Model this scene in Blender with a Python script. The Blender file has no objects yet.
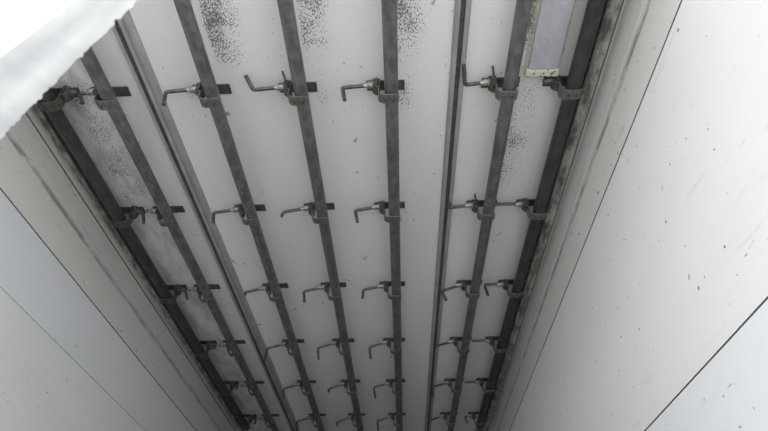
import bpy, bmesh, math, random
from mathutils import Vector, Matrix, noise

# ------------------------------------------------------------------ camera, light, exposure
S = bpy.context.scene
COL = S.collection
ZC = 3.70            # ceiling height above the ground
CAMZ = 1.71
cd = bpy.data.cameras.new('camera')
cam = bpy.data.objects.new('camera', cd)
COL.objects.link(cam)
cam.location = (0, 0, CAMZ)
cam.rotation_euler = (math.radians(90 + 39.48), 0, math.radians(1.689))
cd.sensor_width = 36
cd.lens = 27
cd.clip_start = 0.02
cd.dof.use_dof = True
cd.dof.focus_distance = 2.9
cd.dof.aperture_fstop = 6.0
S.camera = cam

S.view_settings.view_transform = 'Standard'
S.view_settings.look = 'None'
S.view_settings.gamma = 1
S.view_settings.use_curve_mapping = False
S.view_settings.exposure = 1.27

w = bpy.data.worlds.new('overcast_sky')
S.world = w
w.use_nodes = True
bg = w.node_tree.nodes['Background']
bg.inputs['Color'].default_value = (0.93, 0.965, 1.0, 1)
bg.inputs['Strength'].default_value = 1.0

sd = bpy.data.lights.new('hazy_sun', 'SUN')
sd.energy = 2.9
sd.angle = math.radians(64)
sd.color = (1.0, 0.99, 0.985)
sun = bpy.data.objects.new('hazy_sun', sd)
COL.objects.link(sun)
sun.rotation_euler = Vector((0.11, 0.86, -0.45)).to_track_quat('-Z', 'Y').to_euler()


# ------------------------------------------------------------------ node helpers
class NT:
    def __init__(s, name):
        s.m = bpy.data.materials.new(name)
        s.m.use_nodes = True
        s.t = s.m.node_tree
        s.b = s.t.nodes['Principled BSDF']
        s.tc = s.t.nodes.new('ShaderNodeTexCoord').outputs['Object']

    def link(s, a, b):
        s.t.links.new(a, b)

    def put(s, sock, v):
        if isinstance(v, bpy.types.NodeSocket):
            s.link(v, sock)
        else:
            sock.default_value = v

    def math(s, op, a, b=0.0, c=0.0):
        n = s.t.nodes.new('ShaderNodeMath')
        n.operation = op
        s.put(n.inputs[0], a)
        s.put(n.inputs[1], b)
        s.put(n.inputs[2], c)
        return n.outputs[0]

    def smooth(s, v, a, b, lo=0.0, hi=1.0):
        n = s.t.nodes.new('ShaderNodeMapRange')
        n.interpolation_type = 'SMOOTHSTEP'
        s.put(n.inputs['Value'], v)
        n.inputs['From Min'].default_value = a
        n.inputs['From Max'].default_value = b
        n.inputs['To Min'].default_value = lo
        n.inputs['To Max'].default_value = hi
        return n.outputs[0]

    def mapping(s, scale=(1, 1, 1), rot=(0, 0, 0), loc=(0, 0, 0)):
        n = s.t.nodes.new('ShaderNodeMapping')
        s.link(s.tc, n.inputs[0])
        n.inputs['Location'].default_value = loc
        n.inputs['Rotation'].default_value = rot
        n.inputs['Scale'].default_value = scale
        return n.outputs[0]

    def noise(s, vec, scale, detail=3, rough=0.55, dist=0.0):
        n = s.t.nodes.new('ShaderNodeTexNoise')
        s.link(vec, n.inputs['Vector'])
        n.inputs['Scale'].default_value = scale
        n.inputs['Detail'].default_value = detail
        n.inputs['Roughness'].default_value = rough
        n.inputs['Distortion'].default_value = dist
        return n.outputs[0]

    def xyz(s):
        n = s.t.nodes.new('ShaderNodeSeparateXYZ')
        s.link(s.tc, n.inputs[0])
        return n.outputs

    def mix(s, f, a, b):
        n = s.t.nodes.new('ShaderNodeMix')
        n.data_type = 'RGBA'
        s.put(n.inputs[0], f)
        for k, v in ((6, a), (7, b)):
            if isinstance(v, bpy.types.NodeSocket):
                s.link(v, n.inputs[k])
            else:
                n.inputs[k].default_value = (*v, 1)
        return n.outputs[2]

    def bump(s, h, strength=0.2, dist=0.002):
        n = s.t.nodes.new('ShaderNodeBump')
        n.inputs['Strength'].default_value = strength
        n.inputs['Distance'].default_value = dist
        s.link(h, n.inputs['Height'])
        s.link(n.outputs[0], s.b.inputs['Normal'])

    def done(s, col, rough=0.5, metal=0.0):
        if isinstance(col, bpy.types.NodeSocket):
            s.link(col, s.b.inputs['Base Color'])
        else:
            s.b.inputs['Base Color'].default_value = (*col, 1)
        s.put(s.b.inputs['Roughness'], rough)
        s.b.inputs['Metallic'].default_value = metal
        return s.m


def box_mask(n, X, Y, x0, x1, y0, y1, soft=0.10):
    a = n.math('MULTIPLY', n.smooth(X, x0 - soft * .3, x0 + soft * .1), n.smooth(X, x0 + .02, x1 + soft * .7, 1, 0))
    b = n.math('MULTIPLY', n.smooth(Y, y0 - soft * 2, y0 + soft), n.smooth(Y, y1 - soft * 2.5, y1 + soft * 1.5, 1, 0))
    return n.math('MULTIPLY', a, b)


def mat_ceiling():
    n = NT('ceiling_laminate')
    x, y, z = n.xyz()
    base = n.mix(n.smooth(n.noise(n.mapping((1, .35, 1)), 2.2, 4), .35, .7), (.745, .735, .725), (.69, .68, .665))
    # grime along the left pair; grime with painted gap shade beyond the right rail
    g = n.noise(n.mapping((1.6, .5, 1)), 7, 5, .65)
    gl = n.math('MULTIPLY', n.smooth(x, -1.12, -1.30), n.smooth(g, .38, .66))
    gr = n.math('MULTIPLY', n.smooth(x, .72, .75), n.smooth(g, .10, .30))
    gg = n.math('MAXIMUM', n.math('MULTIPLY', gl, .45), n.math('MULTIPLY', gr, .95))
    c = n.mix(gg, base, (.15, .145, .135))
    # mould speckles
    m = box_mask(n, x, y, -.73, -.52, .9, 1.50)
    for a in ((-.36, -.20, .9, 1.46), (.01, .15, .95, 1.50), (-1.42, -1.15, 1.45, 2.5), (.50, .74, 1.45, 2.3), (.50, .55, .8, 1.5),
              (-.34, -.28, 1.5, 1.75), (.02, .10, 1.5, 1.8)):
        m = n.math('MAXIMUM', m, n.math('MULTIPLY', box_mask(n, x, y, *a), .8 if a[2] > 1.4 else 1))
    sp = n.noise(n.mapping((1, .6, 1), (0, 0, .5)), 170, 3, .62)
    clump = n.noise(n.mapping(), 8, 4, .7)
    thr = n.math('SUBTRACT', .80, n.math('MULTIPLY', n.math('MULTIPLY', m, clump), .675))
    f1 = n.smooth(n.math('SUBTRACT', sp, thr), 0, .04)
    # scattered small marks everywhere
    sp2 = n.noise(n.mapping((1, .45, 1), (0, 0, .9)), 24, 2, .7, .6)
    gate = n.smooth(n.noise(n.mapping(loc=(3, 1, 0)), 3.2, 2), .46, .58)
    f2 = n.math('MULTIPLY', n.smooth(sp2, .67, .73), gate)
    sp3 = n.noise(n.mapping((1, .8, 1), loc=(7, 2, 0)), 60, 1, .5)
    f3 = n.math('MULTIPLY', n.smooth(sp3, .735, .78), .8)
    f = n.math('MAXIMUM', f1, n.math('MAXIMUM', n.math('MULTIPLY', f2, .8), f3))
    c = n.mix(n.math('MULTIPLY', f, .85), c, (.07, .065, .06))
    n.bump(n.noise(n.mapping((1, .3, 1)), 6, 2), .12, .004)
    return n.done(c, .42)


def mat_wall(name, a, b, seed=0, dirt=.6, grime=0.0, gz=(0, 1), band=None):
    n = NT(name)
    x, y, z = n.xyz()
    c = n.mix(n.smooth(n.noise(n.mapping((1, .4, 1), loc=(seed, 0, 0)), 1.7, 4), .3, .7), a, b)
    # long faint wipe marks running along and down the wall
    st = n.noise(n.mapping((1, 1.2, 9), (.75, 0, 0), (seed, seed, 0)), 3.0, 4, .6)
    c = n.mix(n.smooth(st, .60, .74, 0, .14 * dirt), c, (.35, .34, .32))
    # short dark scuffs
    sc = n.noise(n.mapping((1, 1.6, 6), (.7, 0, 0), (seed * 2, 1, seed)), 9, 2, .6, .3)
    gate = n.smooth(n.noise(n.mapping(loc=(seed, 5, 2)), 2.6, 2), .50, .60)
    c = n.mix(n.math('MULTIPLY', n.smooth(sc, .70, .75), n.math('MULTIPLY', gate, .55 * dirt)), c, (.12, .11, .10))
    dots = n.noise(n.mapping((1, 1, 1.4), loc=(seed, seed, 9)), 38, 1, .5)
    c = n.mix(n.math('MULTIPLY', n.smooth(dots, .755, .785), .75 * dirt), c, (.08, .075, .07))
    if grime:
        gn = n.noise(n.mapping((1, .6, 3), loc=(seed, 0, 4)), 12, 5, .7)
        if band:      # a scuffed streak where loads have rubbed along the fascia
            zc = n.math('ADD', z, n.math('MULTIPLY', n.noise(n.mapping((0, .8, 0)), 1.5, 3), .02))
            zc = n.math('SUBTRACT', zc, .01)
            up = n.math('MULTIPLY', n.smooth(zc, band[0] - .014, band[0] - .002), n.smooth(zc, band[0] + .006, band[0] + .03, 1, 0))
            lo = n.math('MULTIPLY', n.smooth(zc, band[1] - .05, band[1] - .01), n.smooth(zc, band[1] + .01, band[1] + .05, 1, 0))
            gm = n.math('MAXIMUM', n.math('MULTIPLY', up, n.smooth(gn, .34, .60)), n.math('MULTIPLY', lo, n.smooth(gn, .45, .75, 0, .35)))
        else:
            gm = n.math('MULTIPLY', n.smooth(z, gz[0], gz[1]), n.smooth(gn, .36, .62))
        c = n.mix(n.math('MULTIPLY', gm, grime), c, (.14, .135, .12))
    n.bump(n.noise(n.mapping((1, .5, .5)), 5, 2), .10, .004)
    return n.done(c, .38)


def mat_metal(name, a, b, scale=30, metal=.35, rough=.5, rust=None, bumpy=.25):
    n = NT(name)
    nz = n.noise(n.mapping((1, .5, 1)), scale, 4, .65)
    c = n.mix(n.smooth(nz, .35, .68), a, b)
    fine = n.noise(n.mapping(), scale * 6, 2, .5)
    c = n.mix(n.smooth(fine, .66, .74, 0, .6), c, tuple(v * .3 for v in a))
    if rust:
        c = n.mix(n.smooth(n.noise(n.mapping(loc=(4, 4, 4)), scale * .6, 4, .7), .55, .68, 0, .7), c, rust)
    n.bump(fine, bumpy, .001)
    return n.done(c, rough, metal)


def mat_flat(name, a, rough=.6, metal=0.0, b=None, scale=20):
    n = NT(name)
    c = a
    if b:
        c = n.mix(n.smooth(n.noise(n.mapping(), scale, 4, .6), .4, .65), a, b)
    return n.done(c, rough, metal)


M = dict(
    ceiling=mat_ceiling(),
    wall_white=mat_wall('wall_laminate_white', (.74, .745, .75), (.70, .70, .69), 1.0, 1.3),
    wall_cool=mat_wall('wall_laminate_cool', (.715, .73, .75), (.685, .70, .715), 3.0, .9),
    wall_cream=mat_wall('wall_fascia_cream', (.69, .675, .65), (.64, .625, .595), 5.0, 2.2, .75, None, (3.485, 3.535)),
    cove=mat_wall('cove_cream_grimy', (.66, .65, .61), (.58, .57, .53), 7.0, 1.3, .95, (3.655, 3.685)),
    seam=mat_flat('seam_dark_sealant', (.16, .15, .14), .8),
    seam_soft=mat_flat('seam_grey_sealant', (.30, .29, .27), .8, 0, (.10, .095, .09), 9),
    pipe=mat_metal('galvanised_pipe', (.10, .107, .105), (.19, .20, .195), 26, .45, .45),
    pipe_dark=mat_metal('galvanised_pipe_darker', (.035, .037, .040), (.066, .070, .073), 20, .35, .55),  # darker tone for the two outermost pipes
    bracket=mat_metal('bracket_steel', (.07, .067, .06), (.125, .12, .11), 40, .45, .5, (.09, .06, .045)),
    bracket_light=mat_metal('hook_steel', (.13, .125, .115), (.22, .215, .20), 45, .5, .42, (.13, .10, .08)),
    lever=mat_metal('lever_steel', (.075, .068, .062), (.15, .14, .13), 50, .6, .38),
    bolt=mat_metal('bolt_steel', (.07, .065, .06), (.14, .13, .12), 60, .5, .45),
    collar=mat_metal('collar_worn_steel', (.20, .19, .18), (.42, .41, .39), 50, .6, .35),
    alu=mat_metal('track_aluminium', (.37, .375, .375), (.47, .475, .47), 14, .45, .42, None, .1),
    rubber=mat_flat('track_insert_rubber', (.05, .055, .065), .6, 0, (.085, .09, .10), 40),
    angle=mat_flat('gap_shade_angle', (.05, .048, .045), .7, 0, (.10, .095, .085), 18),
    diffuser=mat_metal('lamp_diffuser_frosted', (.40, .395, .44), (.50, .49, .53), 12, 0, .45, None, .05),
    lamp_body=mat_flat('lamp_body_cream', (.66, .64, .55), .5, 0, (.56, .54, .45), 14),
    panel=mat_flat('panel_white_frayed', (.61, .62, .63), .8, 0, (.50, .51, .53), 9),
    floor=mat_flat('trailer_floor', (.20, .20, .195), .6, 0, (.15, .15, .145), 5),
    unit_dark=mat_flat('front_bulkhead_grey', (.12, .12, .12), .6, 0, (.08, .08, .08), 3),
    ground=mat_flat('yard_concrete', (.74, .73, .71), .9, 0, (.68, .67, .65), 2),
    trailer_skin=mat_flat('trailer_skin_white', (.8, .8, .8), .5),
)
# specks on the lamp body
def speck(mat):
    t = mat.node_tree
    b = t.nodes['Principled BSDF']
    src = b.inputs['Base Color'].links[0].from_socket
    tc = t.nodes.new('ShaderNodeTexCoord')
    nn = t.nodes.new('ShaderNodeTexNoise')
    nn.inputs['Scale'].default_value = 85
    nn.inputs['Detail'].default_value = 2
    mr = t.nodes.new('ShaderNodeMapRange')
    mr.inputs['From Min'].default_value = .60
    mr.inputs['From Max'].default_value = .64
    mx = t.nodes.new('ShaderNodeMix')
    mx.data_type = 'RGBA'
    mx.inputs[7].default_value = (.06, .045, .035, 1)
    t.links.new(tc.outputs['Object'], nn.inputs['Vector'])
    t.links.new(nn.outputs[0], mr.inputs[0])
    t.links.new(mr.outputs[0], mx.inputs[0])
    t.links.new(src, mx.inputs[6])
    t.links.new(mx.outputs[2], b.inputs['Base Color'])
speck(M['lamp_body'])


# ------------------------------------------------------------------ mesh helpers
def obj(name, bm, mat, parent=None, bevel=0.0, smooth=False, loc=(0, 0, 0)):
    bmesh.ops.recalc_face_normals(bm, faces=bm.faces)
    me = bpy.data.meshes.new(name)
    bm.to_mesh(me)
    bm.free()
    for m in (mat if isinstance(mat, (list, tuple)) else [mat]):
        me.materials.append(m)
    o = bpy.data.objects.new(name, me)
    o.location = loc
    COL.objects.link(o)
    if parent:
        o.parent = parent
    if smooth:
        for p in me.polygons:
            p.use_smooth = True
        md = o.modifiers.new('edge', 'EDGE_SPLIT')
        md.split_angle = math.radians(40)
    if bevel:
        md = o.modifiers.new('bevel', 'BEVEL')
        md.width = bevel
        md.segments = 2
        md.limit_method = 'ANGLE'
    return o


def add_box(bm, x0, x1, y0, y1, z0, z1):
    v = [bm.verts.new((x, y, z)) for x in (x0, x1) for y in (y0, y1) for z in (z0, z1)]
    for f in ((0, 1, 3, 2), (4, 6, 7, 5), (0, 4, 5, 1), (2, 3, 7, 6), (0, 2, 6, 4), (1, 5, 7, 3)):
        bm.faces.new([v[i] for i in f])


def add_rod(bm, pts, r, seg=12, caps=True):
    """round rod through points; bends get mitred rings"""
    pts = [Vector(p) for p in pts]
    rings = []
    ref = None
    for i, p in enumerate(pts):
        d1 = (pts[i] - pts[i - 1]).normalized() if i else (pts[1] - pts[0]).normalized()
        d2 = (pts[i + 1] - pts[i]).normalized() if i < len(pts) - 1 else d1
        t = (d1 + d2).normalized()
        if ref is None:
            ref = t.orthogonal().normalized()
        a = (ref - t * ref.dot(t)).normalized()
        b = t.cross(a)
        ref = a
        k = 1 / max(.5, t.dot(d1))
        rr = r[i] if isinstance(r, (list, tuple)) else r
        bend = (d2 - d1)
        rings.append([])
        for j in range(seg):
            an = 2 * math.pi * j / seg
            off = (a * math.cos(an) + b * math.sin(an)) * rr
            if bend.length > 1e-5:
                bn = (bend - t * bend.dot(t)).normalized()
                off += bn * off.dot(bn) * (k - 1)
            rings[-1].append(bm.verts.new(p + off))
    for i in range(len(rings) - 1):
        for j in range(seg):
            bm.faces.new((rings[i][j], rings[i][(j + 1) % seg], rings[i + 1][(j + 1) % seg], rings[i + 1][j]))
    if caps:
        bm.faces.new(rings[0][::-1])
        bm.faces.new(rings[-1])


def bend_path(a, elbow, b, rad=.012, n=5):
    """a -> elbow -> b with a rounded corner"""
    a, e, b = Vector(a), Vector(elbow), Vector(b)
    p0 = e + (a - e).normalized() * rad
    p1 = e + (b - e).normalized() * rad
    pts = [a]
    for i in range(n + 1):
        t = i / n
        pts.append(p0 * (1 - t) ** 2 + e * 2 * t * (1 - t) + p1 * t * t)
    pts.append(b)
    return pts


def add_prism(bm, prof, y0, y1, cuts=1):
    """closed (x,z) profile extruded along y; returns faces grouped by profile edge"""
    n = len(prof)
    rings = [[bm.verts.new((x, y0 + (y1 - y0) * k / cuts, z)) for x, z in prof] for k in range(cuts + 1)]
    side = [[] for _ in range(n)]
    for k in range(cuts):
        for i in range(n):
            side[i].append(bm.faces.new((rings[k][i], rings[k][(i + 1) % n], rings[k + 1][(i + 1) % n], rings[k + 1][i])))
    bm.faces.new(rings[0][::-1])
    bm.faces.new(rings[-1])
    return side


def add_strap(bm, path, width, th, y=0.0):
    """flat strip following an (x,z) path, width along y"""
    P = [Vector((p[0], p[1])) for p in path]
    L, Rr = [], []
    for i, p in enumerate(P):
        d = (P[min(i + 1, len(P) - 1)] - P[max(i - 1, 0)]).normalized()
        nn = Vector((-d.y, d.x)) * th / 2
        L.append(p + nn)
        Rr.append(p - nn)
    add_prism(bm, [tuple(v) for v in L + Rr[::-1]], y - width / 2, y + width / 2)


def struct(name, bm, mat, **k):
    o = obj(name, bm, mat, **k)
    o['kind'] = 'structure'
    return o


def thing(name, label, cat, loc=(0, 0, 0), group=None):
    o = bpy.data.objects.new(name, None)
    o.empty_display_size = .05
    o.location = loc
    COL.objects.link(o)
    o['label'] = label
    o['category'] = cat
    if group:
        o['group'] = group
    return o


# ------------------------------------------------------------------ the setting
XL, XR = -1.61, .86
Y0, Y1 = .42, 6.30
ZF = 1.15

bm = bmesh.new()
add_box(bm, -25, 25, -25, 30, -.2, 0)
struct('ground', bm, M['ground'])

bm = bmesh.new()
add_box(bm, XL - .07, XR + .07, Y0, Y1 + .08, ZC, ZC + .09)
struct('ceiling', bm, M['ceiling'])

bm = bmesh.new()
add_box(bm, XL - .07, XR + .07, Y0, Y1 + .08, ZF - .15, ZF)
struct('floor', bm, M['floor'])

bm = bmesh.new()
add_box(bm, XL - .07, XR + .07, Y1, Y1 + .08, ZF, ZC)
struct('wall_front', bm, M['unit_dark'])


def side_wall(name, xi, s, seams):
    """s = +1: inner face looks to -x (right wall), s = -1: left wall.  seams: (z, kind)"""
    prof, mats = [], []

    def add(dx, z, m):
        prof.append((xi - s * dx, z))
        mats.append(m)
    mk = ['wall_cool', 'wall_white', 'wall_cream', 'cove', 'seam', 'seam_soft', 'trailer_skin']
    ml = [M[k] for k in mk]
    add(.004, ZF, seams['low_mat'])
    add(.004, seams['low'], 'seam')
    add(-.006, seams['low'], 'seam')
    add(-.006, seams['low'] + seams['gap'], 'seam')
    add(.0, seams['low'] + seams['gap'], seams['mid_mat'])
    add(.0, seams['mid'], 'seam')
    add(-.008, seams['mid'], 'seam')
    add(-.008, seams['mid'] + .005, 'seam')
    add(.002, seams['mid'] + .005, 'wall_cream')
    add(.002, seams['lip'] - .010, 'wall_cream')
    add(.004, seams['lip'], 'wall_cream')
    add(.006, seams['top'] - .006, 'wall_cream')
    add(.010, seams['top'], 'seam')
    add(.003, seams['top'] + .002, 'seam')
    add(.003, seams['top'] + .005, 'seam')
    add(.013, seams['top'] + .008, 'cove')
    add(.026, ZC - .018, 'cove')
    add(.050, ZC, 'trailer_skin')
    add(-.07, ZC, 'trailer_skin')
    add(-.07, ZF, 'trailer_skin')
    bm = bmesh.new()
    sides = add_prism(bm, prof, Y0, Y1, 1)
    for fs, m in zip(sides, mats):
        for f in fs:
            f.material_index = mk.index(m)
    return struct(name, bm, ml)


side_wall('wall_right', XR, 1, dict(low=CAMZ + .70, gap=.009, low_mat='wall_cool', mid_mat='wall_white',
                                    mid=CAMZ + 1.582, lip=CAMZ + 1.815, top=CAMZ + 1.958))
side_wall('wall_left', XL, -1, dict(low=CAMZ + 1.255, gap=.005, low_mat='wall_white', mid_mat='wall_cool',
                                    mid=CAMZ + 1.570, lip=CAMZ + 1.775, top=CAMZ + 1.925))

# dark angle strips added for the shadowed gaps in the two ceiling corners
for nm, x0, x1, s in (('shade_trim_1', -1.548, -1.512, -1), ('shade_trim_2', .773, .805, 1)):
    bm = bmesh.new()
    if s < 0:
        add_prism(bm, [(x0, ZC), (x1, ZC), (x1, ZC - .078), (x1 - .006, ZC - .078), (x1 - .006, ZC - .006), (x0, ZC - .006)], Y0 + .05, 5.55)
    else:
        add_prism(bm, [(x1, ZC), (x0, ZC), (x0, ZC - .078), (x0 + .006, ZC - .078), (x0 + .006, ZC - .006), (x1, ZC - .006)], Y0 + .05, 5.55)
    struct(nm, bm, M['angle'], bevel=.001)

# ------------------------------------------------------------------ aluminium tracks let into the ceiling
def track(x, label, wide=0.0):
    t = thing('ceiling_track', label, 'track', (x, Y0 + .05, ZC), 'aluminium tracks on the ceiling')
    L = Y1 - Y0 - .15
    bm = bmesh.new()
    add_prism(bm, [(-.032, 0), (-.030, -.004), (-.026, -.006), (-.024, -.020), (-.010, -.020), (-.010, -.005),
                   (.010, -.005), (.010, -.020), (.024, -.020), (.026, -.006), (.030 + wide, -.004), (.032 + wide, 0)], 0, L)
    obj('profile', bm, M['alu'], t)
    bm = bmesh.new()
    y = 0.0
    while y < L - .05:
        add_box(bm, -.0098, .0098, y, y + .041, -.0125, -.005)
        add_box(bm, -.0098, .0098, y + .041, y + .045, -.010, -.005)
        y += .045
    obj('slot_insert', bm, M['rubber'], t)['label'] = 'dark ribbed strip in the slot of the track'
    return t


track(-1.062, 'slotted aluminium track on the ceiling between the second and third pipe from the left', .028)
track(.262, 'slotted aluminium track on the ceiling right of the middle pipes, between fifth and sixth pipe')

# ------------------------------------------------------------------ pipes
RX = [-1.458, -1.196, -.758, -.388, -.014, .472, .733]
RY = [1.540, 2.327, 3.095, 3.850, 4.575, 5.325]
DROP = .080
R = .0285
ordn = ['first', 'second', 'third', 'fourth', 'fifth', 'sixth', 'seventh']
plab = ['dark steel pipe rail along the left wall, leftmost of the seven',
        'grey steel pipe rail second from the left wall, left of the left aluminium track',
        'galvanised steel pipe rail just right of the left aluminium track',
        'galvanised steel pipe rail fourth from the left, running down the ceiling centre',
        'galvanised steel pipe rail running straight down, fifth from the left',
        'grey steel pipe rail just right of the right aluminium track, left of the lamp',
        'dark steel pipe rail along the right wall, rightmost of the seven']
for i, x in enumerate(RX):
    ye = 5.43 if i in (0, 6) else 6.24
    r = .0305 if i in (0, 6) else R
    bm = bmesh.new()
    n = 40
    seg = 28
    rings = []
    rng = random.Random(i)
    for k in range(n + 1):
        y = Y0 + .08 + (ye - Y0 - .08) * k / n
        rings.append([bm.verts.new((math.cos(a) * r, y, math.sin(a) * r)) for a in
                      [2 * math.pi * j / seg for j in range(seg)]])
    for k in range(n):
        for j in range(seg):
            bm.faces.new((rings[k][j], rings[k][(j + 1) % seg], rings[k + 1][(j + 1) % seg], rings[k + 1][j]))
    # open tube ends: inner wall
    for ring, yy in ((rings[0], .05), (rings[-1], -.05)):
        inn = [bm.verts.new((v.co.x * .85, v.co.y, v.co.z * .85)) for v in ring]
        deep = [bm.verts.new((v.co.x, v.co.y + yy, v.co.z)) for v in inn]
        for j in range(seg):
            q = (j + 1) % seg
            bm.faces.new((ring[j], ring[q], inn[q], inn[j]))
            bm.faces.new((inn[j], inn[q], deep[q], deep[j]))
        bm.faces.new(deep)
    o = obj('pipe_rail', bm, M['pipe_dark'] if i in (0, 6) else M['pipe'], None, smooth=True,
            loc=(x, 0, ZC - DROP - R + r + .0005))
    o['label'] = plab[i]
    o['category'] = 'pipe'
    o['group'] = 'pipe rails under the ceiling'

# ------------------------------------------------------------------ hangers
cache = {}


def mesh_of(key, build, mat, bevel=0.0, smooth=False):
    """first use builds an object (unlinked copy source); later uses copy it"""
    if key not in cache:
        bm = bmesh.new()
        build(bm)
        o = obj(key[0], bm, mat, None, bevel, smooth)
        COL.objects.unlink(o)
        cache[key] = o
    return cache[key]


def place(src, name, parent, loc=(0, 0, 0)):
    o = src.copy()
    o.name = name
    o.parent = parent
    o.location = loc
    COL.objects.link(o)
    return o


def hexbolt(bm):
    pts = [(math.cos(math.pi / 3 * k) * .0075, math.sin(math.pi / 3 * k) * .0075) for k in range(6)]
    lo = [bm.verts.new((a, b, -.0055)) for a, b in pts]
    hi = [bm.verts.new((a, b, .0005)) for a, b in pts]
    for k in range(6):
        bm.faces.new((lo[k], lo[(k + 1) % 6], hi[(k + 1) % 6], hi[k]))
    bm.faces.new(lo)
    bm.faces.new(hi[::-1])
    add_rod(bm, [(0, 0, -.0055), (0, 0, -.011)], .0038, 10)


def hanger(ri, row, label, s=1, lever=.205, tilt=.03, leg=.075, phi=0.0, lean=.010, dark=False, cotter=False,
           plate=(-.105, .056), yj=0.0, fold=0.0):
    """s=+1: hook opens to the right, lever points left"""
    t = thing('rail_hanger', label, 'hanger', (RX[ri], RY[row], ZC), 'rail hangers bolted to the ceiling')
    M1 = M['bracket']
    a, b = (plate if s > 0 else (-plate[1], -plate[0]))

    def plate_b(bm):
        add_box(bm, a, b, -.026, .024, -.0065, 0)
    p = place(mesh_of(('ceiling_plate', a, b), plate_b, M1, .0015), 'ceiling_plate', t)
    bolt = mesh_of(('bolt',), hexbolt, M['bolt'])
    for bx in (a + .018, b - .018):
        place(bolt, 'bolt', p, (bx, 0, -.0065))

    # J strap that carries the pipe
    zb = -DROP - R - .0042

    def strap(bm):
        path = [(-.049, -.0065), (-.048, -.05), (-.047, zb + .030)]
        for k in range(1, 7):
            an = math.pi + (math.pi / 2) * k / 6
            path.append((-.047 + .026 + .026 * math.cos(an), zb + .026 + .026 * math.sin(an)))
        path += [(0, zb), (.022, zb), (.031, zb + .004), (.036, zb + .010)]
        add_strap(bm, [(s * (x - .006 if z > -.1 or x < -.03 else x - .006), z) for x, z in path], .048, .0055, -.016)
    h = place(mesh_of(('carrying_hook', s), strap, M['bracket'] if dark else M['bracket_light'], .0012), 'carrying_hook', t)
    if dark:
        pass
    for bx in (-.018, .014):
        place(bolt, 'bolt', h, (s * (bx - .006), -.014, zb - .0028))

    def block(bm):
        add_prism(bm, [(s * x, z) for x, z in ((-.080, -.0065), (-.047, -.0065), (-.047, -.062), (-.066, -.062), (-.080, -.045))], -.040, .006)
        add_prism(bm, [(s * x, z) for x, z in ((-.066, -.010), (-.056, -.010), (-.056, -.052), (-.066, -.052))], -.048, -.039)
    place(mesh_of(('clamp_block', s), block, M['bolt'], .002), 'clamp_block', t)

    def col(bm):
        add_rod(bm, [(s * -.074, -.028, -.034), (s * -.078, -.028, -.0344), (s * -.100, -.028, -.0375), (s * -.104, -.028, -.038)],
                [.0130, .0152, .0152, .0128], 16)
        add_rod(bm, [(s * -.104, -.028, -.038), (s * -.116, -.028, -.0395)], [.0112, .0098], 14)
    place(mesh_of(('collar', s, dark), col, M['bracket'] if dark else M['collar'], 0, True), 'collar', t)

    if lever:
        def lev(bm):
            st = Vector((s * -.070, -.028, -.033))
            el = Vector((s * -lever, -.028 + fold, -.034 - tilt * (.5, .7, .9, 1, 1, 1)[row]))
            if leg > 0:
                d = Vector((s * lean / max(leg, .01), math.sin(phi), -math.cos(phi))).normalized()
                pts = bend_path(st, el, el + d * leg * 1.12)
            else:
                pts = [st, (st + el) / 2, el]
            add_rod(bm, pts, .0084, 12)
        place(mesh_of(('locking_lever', ri, row), lev, M['bolt'] if dark else M['lever'], 0, True), 'locking_lever', t)
    if cotter:
        def cot(bm):
            add_rod(bm, bend_path((s * -.064, -.030, -.045), (s * -.062, -.055, -.040), (s * -.072, -.105, -.030), .01), .0048, 8)
        place(mesh_of(('split_pin', s), cot, M['bolt'], 0, True), 'split_pin', t)
    return t


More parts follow.
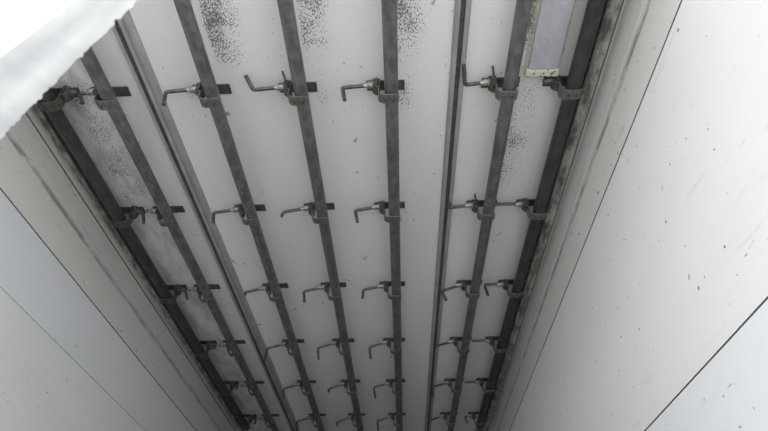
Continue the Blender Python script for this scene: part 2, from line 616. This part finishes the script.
rown = ['nearest row', 'second row', 'third row', 'fourth row', 'fifth row', 'farthest row']
U = math.radians
spec = {
    (2, 0): dict(leg=.075), (2, 1): dict(leg=.060), (2, 2): dict(leg=.030, phi=U(-35), tilt=.035),
    (2, 3): dict(leg=.082, lean=-.004, tilt=.04), (2, 4): dict(leg=.080, tilt=.038), (2, 5): dict(leg=.080, tilt=.04),
    (3, 0): dict(leg=.060, phi=U(-115), lean=-.024, cotter=True), (3, 1): dict(leg=.028, lean=-.008, tilt=.035),
    (3, 2): dict(leg=.070, tilt=.035), (3, 3): dict(leg=.080, tilt=.04), (3, 4): dict(leg=.035, phi=U(-40), tilt=.05),
    (3, 5): dict(leg=.030, phi=U(-20), tilt=.055),
    (4, 0): dict(leg=.072, lean=.012), (4, 1): dict(leg=.070, lean=.014, tilt=.035), (4, 2): dict(leg=.055, lean=-.004),
    (4, 3): dict(leg=.082, tilt=.04), (4, 4): dict(leg=.080, tilt=.038, lean=.014), (4, 5): dict(leg=.075, tilt=.045),
    (5, 0): dict(leg=.085, phi=U(-95), lean=-.010, cotter=True, lever=.180, tilt=.030),
    (5, 1): dict(leg=.030, phi=U(-105), cotter=True, tilt=.026), (5, 2): dict(leg=.065, lean=.024, tilt=.050),
    (5, 3): dict(leg=.028, phi=U(-60), tilt=.036), (5, 4): dict(leg=.080, lean=-.004, tilt=.040),
    (5, 5): dict(leg=.035, phi=U(-30), tilt=.05, lever=.225),
    (6, 0): dict(lever=0, dark=True), (6, 1): dict(leg=0, tilt=.0, lever=.222), (6, 2): dict(leg=.072, lean=.012, lever=.196, tilt=.004),
    (6, 3): dict(leg=0, tilt=.0, lever=.205), (6, 4): dict(leg=0, tilt=.002, lever=.205), (6, 5): dict(leg=.055, lever=.140, tilt=.012),
    (1, 0): dict(leg=.060, lever=.132, tilt=.03, lean=.03), (1, 1): dict(leg=0, lever=.126, tilt=.0),
    (1, 2): dict(leg=0, lever=.126, tilt=.01), (1, 3): dict(leg=0, lever=.126, tilt=.01), (1, 4): dict(leg=0, lever=.126, tilt=.012),
    (1, 5): dict(leg=0, lever=.126, tilt=.012),
    (0, 0): dict(s=-1, lever=0, dark=True),
    (0, 1): dict(s=-1, lever=.117, leg=.068, lean=-.022, tilt=.014, dark=True), (0, 2): dict(s=-1, lever=.117, leg=.060, lean=-.022, tilt=.014, dark=True),
    (0, 3): dict(s=-1, lever=.115, leg=.030, tilt=.01, dark=True), (0, 4): dict(s=-1, lever=.115, leg=.030, tilt=.01, dark=True),
    (0, 5): dict(s=-1, lever=.115, leg=.045, tilt=.01, dark=True),
}
where = ['first pipe from the left', 'second pipe from the left', 'third pipe from the left', 'fourth pipe from the left',
         'fifth pipe from the left', 'sixth pipe from the left', 'rightmost pipe']
for ri in range(7):
    for row in range(6):
        k = dict(spec[(ri, row)])
        if ri == 0:
            look = 'grimy dark hanger'
        elif k.get('lever', .2) == 0:
            look = 'dark hanger without lever'
        elif k.get('leg', .07) >= .045 and abs(k.get('phi', 0)) < 1:
            look = 'steel hanger with bent-down lever'
        elif abs(k.get('phi', 0)) > 1.4:
            look = 'steel hanger with bent-up lever'
        else:
            look = 'steel hanger with straight lever'
        lab = '%s on %s, %s' % (look, where[ri], rown[row])
        assert len(lab.split()) <= 16, lab
        hanger(ri, row, lab, **k)

# ------------------------------------------------------------------ ceiling lamp
def lamp():
    t = thing('ceiling_lamp', 'long cream strip lamp with frosted lavender cover on the ceiling at upper right', 'lamp', (.606, .62, ZC))
    L = .865
    bm = bmesh.new()
    add_prism(bm, [(-.070, 0), (-.070, -.012), (-.067, -.034), (-.064, -.036), (-.0615, -.028), (.0615, -.028), (.064, -.036), (.067, -.034), (.070, -.012), (.070, 0)], 0, L)
    obj('housing', bm, M['lamp_body'], t)['label'] = 'speckled cream lamp housing'
    bm = bmesh.new()
    add_prism(bm, [(-.0605, -.0275), (-.060, -.037), (-.050, -.040), (.050, -.040), (.060, -.037), (.0605, -.0275)], .010, L - .034)
    obj('diffuser', bm, M['diffuser'], t, smooth=True)['label'] = 'frosted lavender cover'
    bm = bmesh.new()
    add_box(bm, -.069, .069, L - .034, L + .004, -.0415, -.001)
    e = obj('end_cap', bm, M['lamp_body'], t, bevel=.006)
    scr = []
    for x in (-.035, .004, .040):
        bm = bmesh.new()
        add_rod(bm, [(x, L - .016, -.041), (x, L - .016, -.0435)], .0042, 10)
        obj('screw', bm, M['bolt'], e)
    bm = bmesh.new()
    add_box(bm, -.069, .069, -.004, .012, -.0415, -.001)
    obj('end_cap', bm, M['lamp_body'], t, bevel=.006)


lamp()

# ------------------------------------------------------------------ thick white panel close to the camera
def near_panel():
    B1, B2 = Vector((-.288, .338)), Vector((-.557, .5405))
    zb = CAMZ + .60
    dB = (B2 - B1).normalized()
    side = Vector((-dB.y, dB.x))
    if side.y > 0:
        side = -side
    n = 520
    s0, s1 = -.35, 1.62
    bm = bmesh.new()
    rows = []
    H = .45
    levels = [0, .004, .012, .03, .08, .2, .3, H]
    for k in range(n + 1):
        sft = s0 + (s1 - s0) * k / n
        pb = B1 + dB * sft
        pa = pb + side * max(.035, min(.085, .036 + .13 * sft))
        if pb.x < XL + .012:
            break
        pa.x = max(pa.x, XL + .012)
        rag = noise.noise(Vector((sft * 9, 0, 3))) * .002 + noise.noise(Vector((sft * 34, 2, 3))) * .0022 + noise.noise(Vector((sft * 130, 5, 1))) * .0030 + noise.noise(Vector((sft * 330, 1, 7))) * .0012
        rag += .010 * max(0, noise.noise(Vector((sft * 26, 9, 0)))) * (1 if sft > .22 else 0)
        ring = []
        # camera-side face from top to bottom, then underside, then inner face bottom to top
        for h in reversed(levels):
            jig = noise.noise(Vector((sft * 6, h * 8, 8))) * .0015
            ring.append(Vector((max(XL + .012, pa.x + side.x * h * .38), pa.y + side.y * h * .38 + jig, zb + h)))
        perp = (pb - pa)
        m = 6
        for j in range(1, m):
            q = pa + perp * (j / m)
            dz = noise.noise(Vector((sft * 8, j * .5, 1))) * .0035 + noise.noise(Vector((sft * 40, j * .9, 4))) * .0012
            ring.append(Vector((q.x, q.y, zb + dz)))
        nb = perp.normalized() * rag
        for h in levels:
            f = max(0, 1 - h / .05)
            ring.append(Vector((max(XL + .016, pb.x + nb.x * f + side.x * h * .38), pb.y + nb.y * f + side.y * h * .38, zb + h)))
        rows.append([bm.verts.new(v) for v in ring])
    for k in range(len(rows) - 1):
        for j in range(len(rows[0])):
            q = (j + 1) % len(rows[0])
            bm.faces.new((rows[k][j], rows[k][q], rows[k + 1][q], rows[k + 1][j]))
    bm.faces.new(rows[0][::-1])
    bm.faces.new(rows[-1])
    o = obj('insulated_panel', bm, M['panel'], None, smooth=True)
    o['label'] = 'thick bright white panel with a ragged edge crossing the top left corner'
    o['category'] = 'panel'


near_panel()
